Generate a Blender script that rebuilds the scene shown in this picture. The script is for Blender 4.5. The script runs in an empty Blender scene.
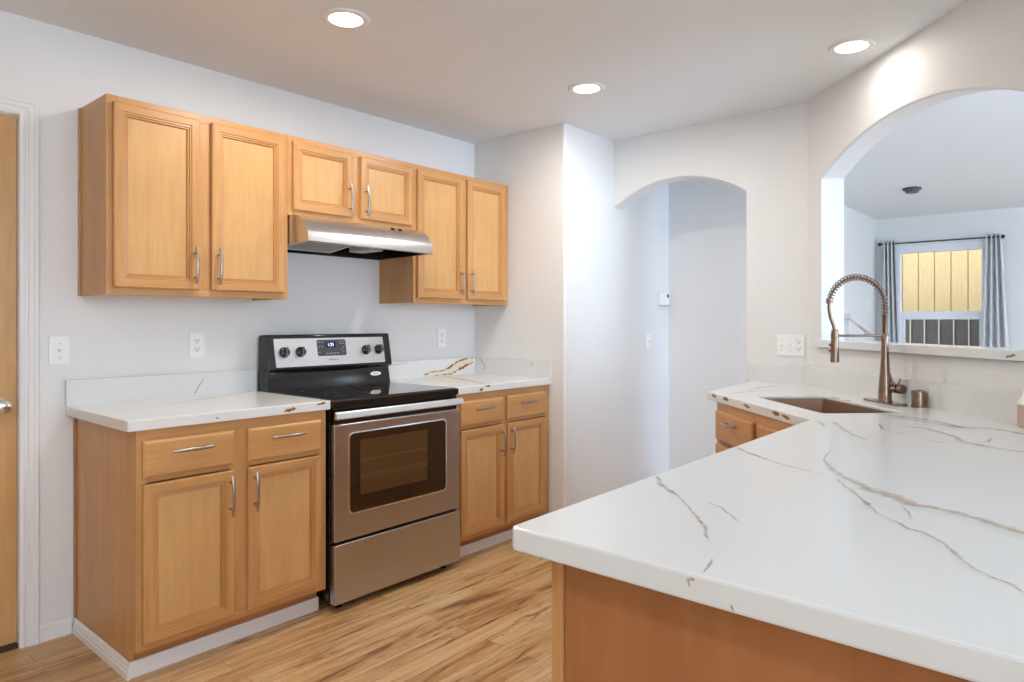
import bpy, bmesh, math, random
from mathutils import Vector, Matrix
random.seed(4)
SC = bpy.context.scene
COL = SC.collection
PI = math.pi
S2 = math.sqrt(.5)

# ------------------------------------------------------------------ camera
cam_d = bpy.data.cameras.new('camera'); cam = bpy.data.objects.new('camera', cam_d); COL.objects.link(cam)
cam_d.sensor_width = 36; cam_d.lens = 684.44 / 1024 * 36; cam_d.clip_start = .02
cam_d.shift_y = -(341 - 321.84) / 1024
cam.location = (0, 0, 1.258)
cam.rotation_euler = (PI / 2, 0, .7112 - PI / 2)
SC.camera = cam

# ------------------------------------------------------------------ world, exposure
W = bpy.data.worlds.new('world'); SC.world = W; W.use_nodes = True
bg = W.node_tree.nodes['Background']
bg.inputs[0].default_value = (.72, .85, 1.0, 1); bg.inputs[1].default_value = 5.0
SC.view_settings.view_transform = 'Standard'; SC.view_settings.look = 'None'
SC.view_settings.gamma = 1; SC.view_settings.use_curve_mapping = False
SC.view_settings.exposure = 0.44
CAN_W = 8.5            # watts of each recessed ceiling lamp
CAN_COL = (1.0, .94, .88)


# blue daylight fill added at invented, unseen openings to lighten hall and far room
dl_ = bpy.data.lights.new('daylight_fill', 'AREA'); dl_.shape = 'RECTANGLE'; dl_.size = 1.1; dl_.size_y = 2.1
dl_.energy = 48; dl_.color = (.38, .61, 1.0)
dlo = bpy.data.objects.new('daylight_fill', dl_); COL.objects.link(dlo)
dl2 = dl_.copy(); dl2.name = 'far_fill'; dl2.energy = 11; dl2.color = (.50, .70, 1.0)
dlo2 = bpy.data.objects.new('far_fill', dl2); COL.objects.link(dlo2)
dlo2.location = (6.9, -2.58, 1.1); dlo2.rotation_euler = (PI / 2, 0, 0)
dlo.location = (3.25, -2.58, 1.1); dlo.rotation_euler = (PI / 2, 0, 0)


# ------------------------------------------------------------------ materials
def srgb(r, g, b):
    def c(v):
        v /= 255
        return v / 12.92 if v <= .04045 else ((v + .055) / 1.055) ** 2.4
    return (c(r), c(g), c(b), 1)


class NT:
    def __init__(s, name):
        s.m = bpy.data.materials.new(name); s.m.use_nodes = True
        s.t = s.m.node_tree; s.b = s.t.nodes['Principled BSDF']

    def n(s, typ, **kw):
        nd = s.t.nodes.new(typ)
        for k, v in kw.items():
            if k.startswith('i_'):
                k = k[2:]
                nd.inputs[int(k) if k.isdigit() else k.replace('_', ' ')].default_value = v
            else:
                setattr(nd, k, v)
        return nd

    def l(s, a, b): s.t.links.new(a, b)

    def ramp(s, fac, stops, interp='LINEAR'):
        r = s.n('ShaderNodeValToRGB'); r.color_ramp.interpolation = interp
        e = r.color_ramp.elements
        while len(e) < len(stops): e.new(.5)
        for i, (p, c) in enumerate(stops):
            e[i].position = p; e[i].color = c
        s.l(fac, r.inputs[0]); return r.outputs[0]

    def coords(s, scale=(1, 1, 1), rot=(0, 0, 0), src='Object'):
        tc = s.n('ShaderNodeTexCoord'); mp = s.n('ShaderNodeMapping')
        mp.inputs['Scale'].default_value = scale; mp.inputs['Rotation'].default_value = rot
        s.l(tc.outputs[src], mp.inputs['Vector']); return mp.outputs[0]

    def noise(s, vec, scale=5, detail=3, rough=.5, dist=0):
        nd = s.n('ShaderNodeTexNoise'); nd.inputs['Scale'].default_value = scale
        nd.inputs['Detail'].default_value = detail; nd.inputs['Roughness'].default_value = rough
        nd.inputs['Distortion'].default_value = dist
        s.l(vec, nd.inputs['Vector']); return nd.outputs['Fac']

    def mix(s, fac, a, b, mode='MIX'):
        m = s.n('ShaderNodeMix', data_type='RGBA', blend_type=mode)
        for i, v in ((0, fac), (6, a), (7, b)):
            if hasattr(v, 'node'): s.l(v, m.inputs[i])
            else: m.inputs[i].default_value = v
        return m.outputs[2]

    def math(s, op, a, b=0.0):
        m = s.n('ShaderNodeMath', operation=op)
        for i, v in enumerate((a, b)):
            if hasattr(v, 'node'): s.l(v, m.inputs[i])
            else: m.inputs[i].default_value = v
        return m.outputs[0]

    def bump(s, h, strength=.2, dist=.002):
        b = s.n('ShaderNodeBump'); b.inputs['Strength'].default_value = strength
        b.inputs['Distance'].default_value = dist
        s.l(h, b.inputs['Height']); s.l(b.outputs[0], s.b.inputs['Normal'])

    def set(s, **kw):
        for k, v in kw.items():
            i = s.b.inputs[k.replace('_', ' ')]
            if hasattr(v, 'node'): s.l(v, i)
            else: i.default_value = v
        return s.m


def simple(name, col, rough=.5, metal=0, **kw):
    t = NT(name); return t.set(Base_Color=col, Roughness=rough, Metallic=metal, **kw)


def paint(name, col, bscale=170, bstr=.35, rough=.62):
    t = NT(name)
    v = t.coords()
    t.bump(t.noise(v, bscale, 2, .55), bstr, .0016)
    return t.set(Base_Color=col, Roughness=rough)


def wood(name, sc, a, b, c):
    t = NT(name)
    v = t.coords(sc)
    n1 = t.noise(v, 1.0, 4, .6, .6)
    n2 = t.noise(v, 4.5, 3, .6, .3)
    v3 = t.coords()
    n3 = t.noise(v3, 3.2, 2, .5)
    base = t.ramp(n1, [(.22, a), (.5, b), (.78, c)])
    fine = t.ramp(n2, [(.35, (.94, .93, .92, 1)), (.6, (1, 1, 1, 1))])
    m = t.mix(1.0, base, fine, 'MULTIPLY')
    blot = t.ramp(n3, [(.3, (.95, .93, .9, 1)), (.7, (1.04, 1.03, 1.02, 1))])
    m = t.mix(1.0, m, blot, 'MULTIPLY')
    t.bump(n2, .06, .001)
    return t.set(Base_Color=m, Roughness=.36)


WA, WB, WC = srgb(190, 137, 85), srgb(201, 150, 95), srgb(210, 163, 106)
M = {}
M['wood_v'] = wood('maple_upright', (22, 22, 1.6), WA, WB, WC)
M['wood_h'] = wood('maple_across', (1.6, 22, 22), WA, WB, WC)
M['wood_panel'] = wood('maple_panel', (14, 14, 1.1), srgb(204, 156, 101), srgb(211, 165, 108), srgb(217, 173, 116))
M['wood_dark'] = wood('maple_dark_board', (1.6, 20, 20), srgb(170, 112, 68), srgb(182, 124, 78), srgb(192, 134, 88))  # darker maple for toe kicks and scribe moulding
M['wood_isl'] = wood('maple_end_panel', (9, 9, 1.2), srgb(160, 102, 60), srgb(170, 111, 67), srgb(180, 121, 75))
M['door_wood'] = wood('door_veneer', (10, 10, 1.3), srgb(196, 148, 92), srgb(206, 160, 104), srgb(214, 170, 116))
M['wall'] = paint('wall_paint', (.81, .805, .79, 1), 75, .9)
M['ceil'] = paint('ceiling_paint', (.82, .835, .84, 1), 80, .6, .8)
M['trim'] = simple('trim_white', (.82, .81, .80, 1), .35)
M['white_plastic'] = simple('white_plastic', (.92, .915, .90, 1), .3)
M['slot'] = simple('slot_dark', (.03, .028, .026, 1), .6)
M['black'] = simple('black_enamel', (.012, .009, .008, 1), .13)
M['black_glass'] = simple('black_glass', (.006, .005, .005, 1), .04, 0, IOR=1.9)
M['oven_glass'] = simple('oven_inner_glass', (.085, .045, .018, 1), .06, 0, IOR=1.75)
M['display'] = simple('display_grey', (.075, .08, .095, 1), .2)
M['screen'] = simple('display_screen', (.006, .01, .05, 1), .1)
t = NT('digit_light'); M['digit'] = t.set(Base_Color=(.7, .8, 1, 1), Emission_Color=(.6, .75, 1, 1), Emission_Strength=1.6)
M['print'] = simple('print_grey', (.42, .44, .46, 1), .4)
M['ink'] = simple('ink_dark', (.05, .05, .055, 1), .4)
M['chrome'] = simple('chrome', (.72, .71, .69, 1), .16, 1)
M['nickel'] = simple('satin_nickel', (.42, .38, .345, 1), .3, 1)
M['bronze'] = simple('brushed_bronze', (.29, .20, .15, 1), .24, 1)
M['bronze_dark'] = simple('dark_bronze', (.20, .13, .09, 1), .4, 1)  # darker bronze for riser, hose and spray buttons
M['sinkm'] = simple('sink_bronze', (.50, .345, .25, 1), .38, .85)
M['hinge'] = simple('strike_brown', (.09, .06, .045, 1), .4, .6)
M['lamp'] = NT('lamp_diffuser').set(Base_Color=(1, 1, 1, 1), Emission_Color=(1, .97, .93, 1), Emission_Strength=4.0)
M['dark_grey'] = simple('detector_grey', (.085, .095, .10, 1), .5)
M['rack'] = simple('rack_brown', (.16, .10, .045, 1), .3)
M['grip'] = simple('grip_grey', (.13, .115, .10, 1), .3)
M['ring'] = simple('ring_grey', (.03, .03, .03, 1), .3)
M['lens'] = simple('hood_lens', (.55, .52, .47, 1), .3)
M['glass'] = simple('window_glass', (1, 1, 1, 1), .0, 0, Transmission_Weight=1.0, IOR=1.02)
M['pink_soap'] = simple('soap_amber', (.58, .42, .35, 1), .3)
M['vinyl'] = simple('window_vinyl', (.86, .87, .9, 1), .3)


def brushed(name, col, sc, rough=.27):
    t = NT(name)
    v = t.coords(sc)
    n = t.noise(v, 1, 3, .7)
    t.bump(n, .02, .0003)
    r = t.math('ADD', t.math('MULTIPLY', n, .06), rough - .03)
    return t.set(Base_Color=col, Metallic=1.0, Roughness=r)


M['steel'] = brushed('brushed_steel', (.50, .51, .54, 1), (2, 900, 900), .30)
M['hood_steel'] = brushed('hood_steel', (.62, .61, .61, 1), (3, 400, 400), .3)
M['panel_steel'] = brushed('panel_steel', (.66, .65, .64, 1), (3, 300, 300), .4)

t = NT('filter_mesh')
v = t.coords((260, 260, 260))
ck = t.n('ShaderNodeTexChecker'); ck.inputs['Scale'].default_value = 1.0; t.l(v, ck.inputs[0])
M['filter'] = t.set(Base_Color=t.mix(ck.outputs['Fac'], (.50, .45, .42, 1), (.16, .14, .13, 1)), Metallic=.8, Roughness=.4)

# laminate floor: narrow boards running along x, rustic streaks
t = NT('laminate_floor')
tc = t.n('ShaderNodeTexCoord')
br = t.n('ShaderNodeTexBrick', offset=.37, squash=1.0)
br.inputs['Scale'].default_value = 1.0; br.inputs['Brick Width'].default_value = 1.22
br.inputs['Row Height'].default_value = .088; br.inputs['Mortar Size'].default_value = .0011
br.inputs['Mortar Smooth'].default_value = .2
br.inputs['Color1'].default_value = (0, 0, 0, 1); br.inputs['Color2'].default_value = (1, 1, 1, 1)
br.inputs['Mortar'].default_value = (.5, .5, .5, 1)
t.l(tc.outputs['Object'], br.inputs['Vector'])
sep = t.n('ShaderNodeSeparateXYZ'); t.l(tc.outputs['Object'], sep.inputs[0])
row = t.math('FLOOR', t.math('DIVIDE', sep.outputs[1], .088))
cmb = t.n('ShaderNodeCombineXYZ')
t.l(t.math('ADD', t.math('MULTIPLY', sep.outputs[0], 1.7), t.math('MULTIPLY', row, 7.31)), cmb.inputs[0])
t.l(t.math('MULTIPLY', sep.outputs[1], 17), cmb.inputs[1])
bsep = t.n('ShaderNodeSeparateColor'); t.l(br.outputs['Color'], bsep.inputs[0])
t.l(t.math('MULTIPLY', bsep.outputs[0], 9.0), cmb.inputs[2])
g = t.noise(cmb.outputs[0], 1.0, 5, .62, 1.3)
cm2 = t.n('ShaderNodeCombineXYZ')
t.l(t.math('ADD', t.math('MULTIPLY', sep.outputs[0], 2.6), t.math('MULTIPLY', row, 3.7)), cm2.inputs[0])
t.l(t.math('MULTIPLY', sep.outputs[1], 42), cm2.inputs[1])
g2a = t.noise(cm2.outputs[0], 1.0, 5, .7, 1.6)
cm3 = t.n('ShaderNodeCombineXYZ')          # where the rustic streaks gather
t.l(t.math('ADD', t.math('MULTIPLY', sep.outputs[0], 1.3), t.math('MULTIPLY', row, 5.3)), cm3.inputs[0])
t.l(t.math('MULTIPLY', sep.outputs[1], 9), cm3.inputs[1])
patch = t.noise(cm3.outputs[0], 1.0, 2, .5, .4)
g2 = t.math('ADD', g2a, t.math('MULTIPLY', t.math('SUBTRACT', patch, .46), .55))
cell = bsep.outputs[0]
tone = t.ramp(t.math('ADD', t.math('MULTIPLY', cell, .22), t.math('MULTIPLY', g, .95)), [
    (.35, srgb(126, 88, 56)), (.46, srgb(178, 132, 86)), (.57, srgb(200, 158, 108)), (.76, srgb(216, 182, 136))])
streak = t.ramp(g2, [(.29, (.20, .16, .13, 1)), (.375, (.52, .45, .40, 1)), (.435, (1, 1, 1, 1))])
colr = t.mix(1.0, tone, streak, 'MULTIPLY')
colr = t.mix(t.math('MULTIPLY', br.outputs['Fac'], .75), colr, srgb(96, 62, 38))
t.bump(g2, .05, .001)
M['floor'] = t.set(Base_Color=colr, Roughness=.34)

# quartz: white, and the same white with a vein that fades out to both sides (uv.x runs across the vein)
QW = (.80, .805, .79, 1)


def quartz(name, vein=0):
    t = NT(name)
    v = t.coords()
    n = t.noise(v, 2.2, 3, .5)
    white = t.ramp(n, [(.3, (.74, .75, .735, 1)), (.7, (.765, .77, .755, 1))])
    if not vein:
        return t.set(Base_Color=white, Roughness=.2)
    uv = t.n('ShaderNodeUVMap'); sp = t.n('ShaderNodeSeparateXYZ'); t.l(uv.outputs[0], sp.inputs[0])
    wob = t.noise(v, 38, 4, .65)
    c = t.math('SUBTRACT', 1.0, t.math('ABSOLUTE', t.math('SUBTRACT', t.math('MULTIPLY', sp.outputs[0], 2.0), 1.0)))
    if vein == 1:
        k = t.math('ADD', c, t.math('MULTIPLY', t.math('SUBTRACT', wob, .5), 1.5))
        mask = t.ramp(k, [(.34, (0, 0, 0, 1)), (.95, (.9, .9, .9, 1))])
        tone = t.ramp(t.noise(v, 17, 3, .6), [(.40, srgb(160, 156, 150)), (.52, srgb(184, 160, 130)), (.64, srgb(164, 122, 76))])
    else:       # broad creamy band with rusty rims
        edge = t.math('SUBTRACT', 1.0, t.math('ABSOLUTE', t.math('SUBTRACT', t.math('MULTIPLY', c, 3.4), 1.0)))
        k = t.math('ADD', edge, t.math('MULTIPLY', t.math('SUBTRACT', wob, .5), 4.5))
        rim = t.ramp(k, [(.35, (0, 0, 0, 1)), (.8, (1, 1, 1, 1))])
        tone = t.mix(rim, srgb(226, 214, 190), srgb(140, 92, 44))
        mask = t.ramp(c, [(.02, (0, 0, 0, 1)), (.12, (1, 1, 1, 1))])
    if vein == 3:       # small rusty inclusions
        k = t.math('ADD', c, t.math('MULTIPLY', t.math('SUBTRACT', wob, .5), 1.6))
        mask = t.ramp(k, [(.22, (0, 0, 0, 1)), (.5, (1, 1, 1, 1))]); tone = t.ramp(t.noise(v, 90, 2), [(.4, srgb(120, 76, 36)), (.6, srgb(176, 128, 66))])
    return t.set(Base_Color=t.mix(mask, white, tone), Roughness=.2)


M['quartz'] = quartz('quartz'); M['vein'] = quartz('quartz_vein', 1); M['band'] = quartz('quartz_band', 2); M['rust'] = quartz('quartz_rust', 3)

t = NT('curtain_cloth')
v = t.coords((1, 1, 1)); t.bump(t.noise(v, 600, 1), .2, .001)
M['cloth'] = t.set(Base_Color=(.68, .68, .68, 1), Roughness=.9)

t = NT('siding')
v = t.coords((1, 9, 1)); n = t.noise(v, 9, 4, .6)
M['siding'] = t.set(Base_Color=t.ramp(n, [(.3, srgb(150, 124, 84)), (.7, srgb(164, 140, 100))]), Roughness=.85)
t = NT('fence_board')
v = t.coords((1, 20, 2)); n = t.noise(v, 4, 4, .6)
M['fence'] = t.set(Base_Color=t.ramp(n, [(.3, srgb(58, 54, 52)), (.7, srgb(78, 72, 68))]), Roughness=.9)
M['fence_gap'] = simple('fence_batten', srgb(150, 144, 128), .8)
M['ground'] = simple('yard_ground', srgb(120, 116, 100), .95)


# ------------------------------------------------------------------ mesh helpers
def link(name, bm, mats, parent=None, smooth=False, bevel=0, seg=2, angle=30):
    me = bpy.data.meshes.new(name)
    bmesh.ops.recalc_face_normals(bm, faces=bm.faces)
    bm.to_mesh(me); bm.free()
    if not isinstance(mats, (list, tuple)): mats = [mats]
    for m in mats: me.materials.append(m if not isinstance(m, str) else M[m])
    o = bpy.data.objects.new(name, me); COL.objects.link(o)
    if parent is not None: o.parent = parent
    if smooth is True:
        for p in me.polygons: p.use_smooth = True
    elif smooth:
        me.polygons.foreach_set('use_smooth', [True] * len(me.polygons))
        me.set_sharp_from_angle(angle=math.radians(smooth))
    if bevel:
        md = o.modifiers.new('bevel', 'BEVEL'); md.width = bevel; md.segments = seg
        md.limit_method = 'ANGLE'; md.angle_limit = math.radians(angle)
    return o


def box(bm, x0, x1, y0, y1, z0, z1, mat=0, mx=None):
    vs = [bm.verts.new((x, y, z)) for x in (x0, x1) for y in (y0, y1) for z in (z0, z1)]
    if mx is not None:
        for v in vs: v.co = mx @ v.co
    for f in ((0, 1, 3, 2), (4, 6, 7, 5), (0, 4, 5, 1), (2, 3, 7, 6), (0, 2, 6, 4), (1, 5, 7, 3)):
        bm.faces.new([vs[i] for i in f]).material_index = mat
    return vs


def B(*a, **k):
    bm = bmesh.new(); box(bm, *a, **k); return bm


def prism(bm, pts, lo, hi, axis='z', mat=0):
    """2D outline extruded along an axis. axis x: pts=(y,z); y: pts=(x,z); z: pts=(x,y)."""
    def P(p, h):
        return {'x': (h, p[0], p[1]), 'y': (p[0], h, p[1]), 'z': (p[0], p[1], h)}[axis]
    a = [bm.verts.new(P(p, lo)) for p in pts]; b = [bm.verts.new(P(p, hi)) for p in pts]
    bm.faces.new(a).material_index = mat; bm.faces.new(b[::-1]).material_index = mat
    for i in range(len(pts)):
        j = (i + 1) % len(pts)
        bm.faces.new((a[i], a[j], b[j], b[i])).material_index = mat


def frame_to(d):
    z = Vector(d).normalized()
    x = z.orthogonal().normalized(); y = z.cross(x)
    return Matrix((x, y, z)).transposed()


def tube(bm, pts, r, n=12, cap=True, flat=1.0, up=None, mat=0):
    pts = [Vector(p) for p in pts]; N = len(pts)
    rs = r if isinstance(r, (list, tuple)) else [r] * N
    rings = []
    prev = None
    for i, p in enumerate(pts):
        d = (pts[min(i + 1, N - 1)] - pts[max(i - 1, 0)]).normalized()
        if prev is None:
            x = Vector(up).cross(d).normalized() if up is not None else d.orthogonal().normalized()
        else:
            x = (prev - d * prev.dot(d)).normalized()
        prev = x
        y = d.cross(x)
        rings.append([bm.verts.new(p + (x * math.cos(2 * PI * k / n) + y * math.sin(2 * PI * k / n) * flat) * rs[i]) for k in range(n)])
    for a, b in zip(rings, rings[1:]):
        for k in range(n):
            bm.faces.new((a[k], a[(k + 1) % n], b[(k + 1) % n], b[k])).material_index = mat
    if cap:
        bm.faces.new(rings[0][::-1]).material_index = mat; bm.faces.new(rings[-1]).material_index = mat


def lathe(bm, prof, c=(0, 0, 0), axis=(0, 0, 1), n=32, mat=0):
    """prof: (radius, height) list along axis."""
    c = Vector(c); R = frame_to(axis); rings = []
    for r, h in prof:
        if r < 1e-6: rings.append([bm.verts.new(c + R @ Vector((0, 0, h)))])
        else: rings.append([bm.verts.new(c + R @ Vector((r * math.cos(2 * PI * k / n), r * math.sin(2 * PI * k / n), h))) for k in range(n)])
    for a, b in zip(rings, rings[1:]):
        if len(a) == 1 and len(b) == 1: continue
        for k in range(n):
            k2 = (k + 1) % n
            if len(a) == 1: f = (a[0], b[k2], b[k])
            elif len(b) == 1: f = (a[k], a[k2], b[0])
            else: f = (a[k], a[k2], b[k2], b[k])
            bm.faces.new(f).material_index = mat
    if len(rings[0]) > 1: bm.faces.new(rings[0][::-1]).material_index = mat
    if len(rings[-1]) > 1: bm.faces.new(rings[-1]).material_index = mat


def rrect(x0, x1, z0, z1, r, n=6):
    pts = []
    for cx, cz, a0 in ((x1 - r, z1 - r, 0), (x0 + r, z1 - r, 90), (x0 + r, z0 + r, 180), (x1 - r, z0 + r, 270)):
        for i in range(n + 1):
            a = math.radians(a0 + 90 * i / n); pts.append((cx + r * math.cos(a), cz + r * math.sin(a)))
    return pts


def thing(name, label, cat, loc=(0, 0, 0), rz=0, group=None):
    o = bpy.data.objects.new(name, None); COL.objects.link(o)
    o.location = loc; o.rotation_euler = (0, 0, rz); o.empty_display_size = .1
    o['label'] = label; o['category'] = cat
    if group: o['group'] = group
    return o


def tag(o, label, cat, group=None):
    o['label'] = label; o['category'] = cat
    if group: o['group'] = group
    return o


def struct(o, label=None):
    o['kind'] = 'structure'
    if label: o['label'] = label
    return o


def dup(root, loc, rz, label):
    r = root.copy(); COL.objects.link(r); r.location = loc; r.rotation_euler = (0, 0, rz); r['label'] = label
    for ch in list(root.children):
        c = ch.copy(); COL.objects.link(c); c.parent = r
        for g in list(ch.children):
            d = g.copy(); COL.objects.link(d); d.parent = c
    return r


def text(name, s, size, mat, parent, loc, rot, depth=.0004, align='CENTER'):
    cu = bpy.data.curves.new(name, 'FONT'); cu.body = s; cu.size = size; cu.extrude = depth
    cu.align_x = align; cu.align_y = 'CENTER'
    o = bpy.data.objects.new(name, cu); COL.objects.link(o)
    dg = bpy.context.evaluated_depsgraph_get()
    me = bpy.data.meshes.new_from_object(o.evaluated_get(dg))
    COL.objects.unlink(o); bpy.data.objects.remove(o)
    me.materials.clear(); me.materials.append(M[mat])
    o = bpy.data.objects.new(name, me); COL.objects.link(o)
    o.parent = parent; o.location = loc; o.rotation_euler = rot
    return o


# ================================================================== THE ROOM
WY = 3.164      # wall behind the range
SX = 3.290      # short wall right of the cabinets
SY = 2.42       # where that wall turns the corner
AX = 3.831      # wall with the arched doorway
AY = 1.2007     # its corner with the diagonal wall
HX = 4.581      # far wall of the hall
LX = 8.768      # window wall of the living room
LY = 1.98       # left wall of the living room
CZ = 2.44
TH = .125       # wall thickness

struct(link('floor', B(-2.6, 9.3, -2.6, 3.4, -.08, 0), 'floor'))
struct(link('ceiling', B(-2.6, 9.3, -2.6, 3.4, CZ, CZ + .1), 'ceil'))

# range wall, with the opening of the door at its left end
DX0, DX1, DZ = -.06, .768, 2.066
bm = bmesh.new()
prism(bm, [(-2.4, 0), (DX0, 0), (DX0, DZ), (DX1, DZ), (DX1, 0), (SX + .05, 0), (SX + .05, CZ), (-2.4, CZ)], WY, WY + TH, 'y')
struct(link('wall_range', bm, 'wall'))
struct(link('wall_left', B(-2.5, -2.4, -2.6, WY + TH, 0, CZ), 'wall'))  # unseen wall, run back this far to block light from the left
struct(link('wall_stub', B(SX, HX + .1, SY, WY + TH, -.05, CZ + .05), 'wall', bevel=.016, seg=4))
struct(link('wall_hall', B(HX, HX + TH, 1.45, SY + .05, -.05, CZ + .05), 'wall', bevel=.01, seg=3))
struct(link('wall_living_left', B(HX + TH, LX + .1, LY, LY + TH, 0, CZ), 'wall'))


def arch_pts(u0, u1, zs, za, n=40):
    c = (u0 + u1) / 2; h = za - zs; w = (u1 - u0) / 2
    R = (w * w + h * h) / (2 * h); a = math.asin(w / R)
    return [(c + R * math.sin(-a + 2 * a * i / n), za - R + R * math.cos(-a + 2 * a * i / n)) for i in range(n + 1)]


# arched doorway wall at x = AX, seen along +x
bm = bmesh.new()
ar = arch_pts(1.54, SY, 2.004, 2.143)
prism(bm, [(1.158, 0), (1.54, 0)] + ar + [(SY + .03, 2.004), (SY + .03, CZ + .05), (1.158, CZ + .05)], AX, AX + TH, 'x')
struct(link('wall_arch', bm, 'wall', bevel=.01, seg=3, angle=40))

# diagonal wall with the arched pass-through: local u runs along (-1,-1)/sqrt2 from the corner
DM = Matrix(((-S2, S2, 0, AX), (-S2, -S2, 0, AY), (0, 0, 1, 0), (0, 0, 0, 1)))   # (u, depth, z) -> world


def dpt(u, w, z): return DM @ Vector((u, w, z))


U0, U1 = .141, 1.46
bm = bmesh.new()
def loopedges(pts, w=0.0):
    vs = [bm.verts.new((u, w, z)) for u, z in pts]
    return [bm.edges.new((vs[i], vs[(i + 1) % len(vs)])) for i in range(len(vs))]
outer = loopedges([(-.03, -.05), (2.35, -.05), (2.35, CZ + .05), (-.03, CZ + .05)])
hole = loopedges([(U0, 1.128), (U1, 1.128)] + arch_pts(U0, U1, 1.999, 2.163)[::-1])
bmesh.ops.triangle_fill(bm, use_beauty=True, use_dissolve=False, edges=outer + hole)
r = bmesh.ops.extrude_face_region(bm, geom=bm.faces[:])
for v in [g for g in r['geom'] if isinstance(g, bmesh.types.BMVert)]: v.co.y += TH
for v in bm.verts: v.co = DM @ v.co
struct(link('wall_diagonal', bm, 'wall', bevel=.010, seg=3, angle=40))

bm = bmesh.new()          # unseen wall added behind the camera; raised opening keeps light off the floor
prism(bm, [(-2.5, 0), (2.33, 0), (2.33, CZ), (-2.5, CZ), (-2.5, .9), (-2.1, .9), (-2.1, 2.25), (1.9, 2.25), (1.9, .9), (-2.5, .9)], -2.72, -2.6, 'y')
struct(link('wall_added_back', bm, 'wall'))
struct(link('wall_added_right', B(2.215, 2.33, -2.6, -.40, 0, CZ), 'wall'))  # unseen partition added to keep kitchen-side light out of the far room
bm = bmesh.new(); prism(bm, [(2.33, 0), (2.6, 0), (2.6, 2.15), (3.9, 2.15), (3.9, 0), (6.2, 0), (6.2, 2.15), (7.6, 2.15), (7.6, 0), (8.9, 0), (8.9, CZ), (2.33, CZ)], -2.72, -2.6, 'y')  # unseen wall added to cut sky light; invented openings for the fill lamps
struct(link('wall_added_living', bm, 'wall'))
# window wall of the living room, opening for the window
WY0, WY1, WZ0, WZ1 = .93, 1.775, .72, 2.12
bm = bmesh.new()
def loop2(pts):
    vs = [bm.verts.new((LX, y, z)) for y, z in pts]
    return [bm.edges.new((vs[i], vs[(i + 1) % len(vs)])) for i in range(len(vs))]
e = loop2([(-2.6, 0), (LY + TH, 0), (LY + TH, CZ), (-2.6, CZ)]) + loop2([(WY0, WZ0), (WY1, WZ0), (WY1, WZ1), (WY0, WZ1)])
bmesh.ops.triangle_fill(bm, use_beauty=True, use_dissolve=False, edges=e)
r = bmesh.ops.extrude_face_region(bm, geom=bm.faces[:])
for v in [g for g in r['geom'] if isinstance(g, bmesh.types.BMVert)]: v.co.x += .12
struct(link('wall_window', bm, 'wall'))

# the window: outer frame, meeting rail, lower sash, two panes
win = struct(thing('window_1', 'white vinyl sash window between two grey curtains in the far room', 'window', (LX, 1.35, WZ0)))
del win['category']
bm = bmesh.new()
def wbox(y0, y1, z0, z1, x0=-.012, x1=.08): box(bm, x0, x1, y0 - 1.35, y1 - 1.35, z0 - WZ0, z1 - WZ0)
wbox(WY0 - .01, WY0 + .035, WZ0, WZ1); wbox(WY1 - .045, WY1 + .01, WZ0, WZ1)
wbox(WY0 + .035, WY1 - .045, WZ1 - .085, WZ1); wbox(WY0 + .035, WY1 - .045, WZ0, WZ0 + .05)
wbox(WY0 + .035, WY1 - .045, 1.285, 1.375, 0, .07)
link('window_frame', bm, 'vinyl', win, bevel=.004)
bm = bmesh.new()
for a in ((WY0 + .035, WY0 + .06, WZ0 + .05, 1.285), (WY1 - .085, WY1 - .045, WZ0 + .05, 1.285), (WY0 + .06, WY1 - .085, WZ0 + .05, WZ0 + .09)):
    wbox(*a, .012, .05)
link('lower_sash', bm, 'vinyl', win, bevel=.003)
bm = bmesh.new(); wbox(WY0 + .035, WY1 - .045, 1.375, WZ1 - .085, .04, .046); link('upper_pane', bm, 'glass', win)
bm = bmesh.new(); wbox(WY0 + .06, WY1 - .085, WZ0 + .09, 1.285, .028, .034); link('lower_pane', bm, 'glass', win)

# baseboards
def baseboard(bm, x0, x1, y, h=.062, d=.014):
    """against a wall facing -y"""
    prism(bm, [(y, 0), (y - d, 0), (y - d, h * .42), (y - d * .8, h * .46), (y - d * .8, h * .66), (y - d * .6, h * .70),
               (y - d * .6, h * .84), (y - d * .3, h), (y, h)], x0, x1, 'x')
bm = bmesh.new(); baseboard(bm, .822, .934, WY); struct(link('baseboard_left', bm, 'trim'))
bm = bmesh.new(); baseboard(bm, SX + .02, HX, SY); struct(link('baseboard_hall', bm, 'trim'))

struct(link('baseboard_hall_end', B(HX - .013, HX - .0002, 1.46, SY - .015, 0, .062), 'trim', bevel=.003))

# door 1: flush slab in a fluted casing
door = struct(thing('door_1', 'plain wooden door at the left edge of the range wall', 'door', (.35, WY + .05, 0))); del door['category']
dl = link('slab', B(DX0 + .012 - .35, DX1 - .0115 - .35, -.03, .008, .018, DZ - .014), 'door_wood', door, bevel=.002)
bm = bmesh.new(); lathe(bm, [(.030, 0), (.030, .006), (.012, .010), (.011, .032), (.022, .040), (.028, .052), (.026, .062), (.014, .068), (0, .069)], (.351, -.03, .938), (0, -1, 0))
link('door_knob', bm, 'chrome', door, smooth=35)
bm = bmesh.new(); box(bm, DX1 - .35 - .006, DX1 - .35 + .002, -.052, -.030, .915, .985)
link('strike_plate', bm, 'hinge', door, bevel=.001)
bm = bmesh.new()      # jamb
box(bm, DX1 - .010, DX1, WY - .002, WY + TH, 0, DZ); box(bm, DX0, DX0 + .01, WY - .002, WY + TH, 0, DZ); box(bm, DX0 + .01, DX1 - .010, WY - .002, WY + TH, DZ - .010, DZ)
struct(link('trim_1', bm, 'trim'))
struct(link('trim_4', B(DX0 + .01, DX1 - .012, WY + .0, WY + TH, .0, .016), 'hinge'))
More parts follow.
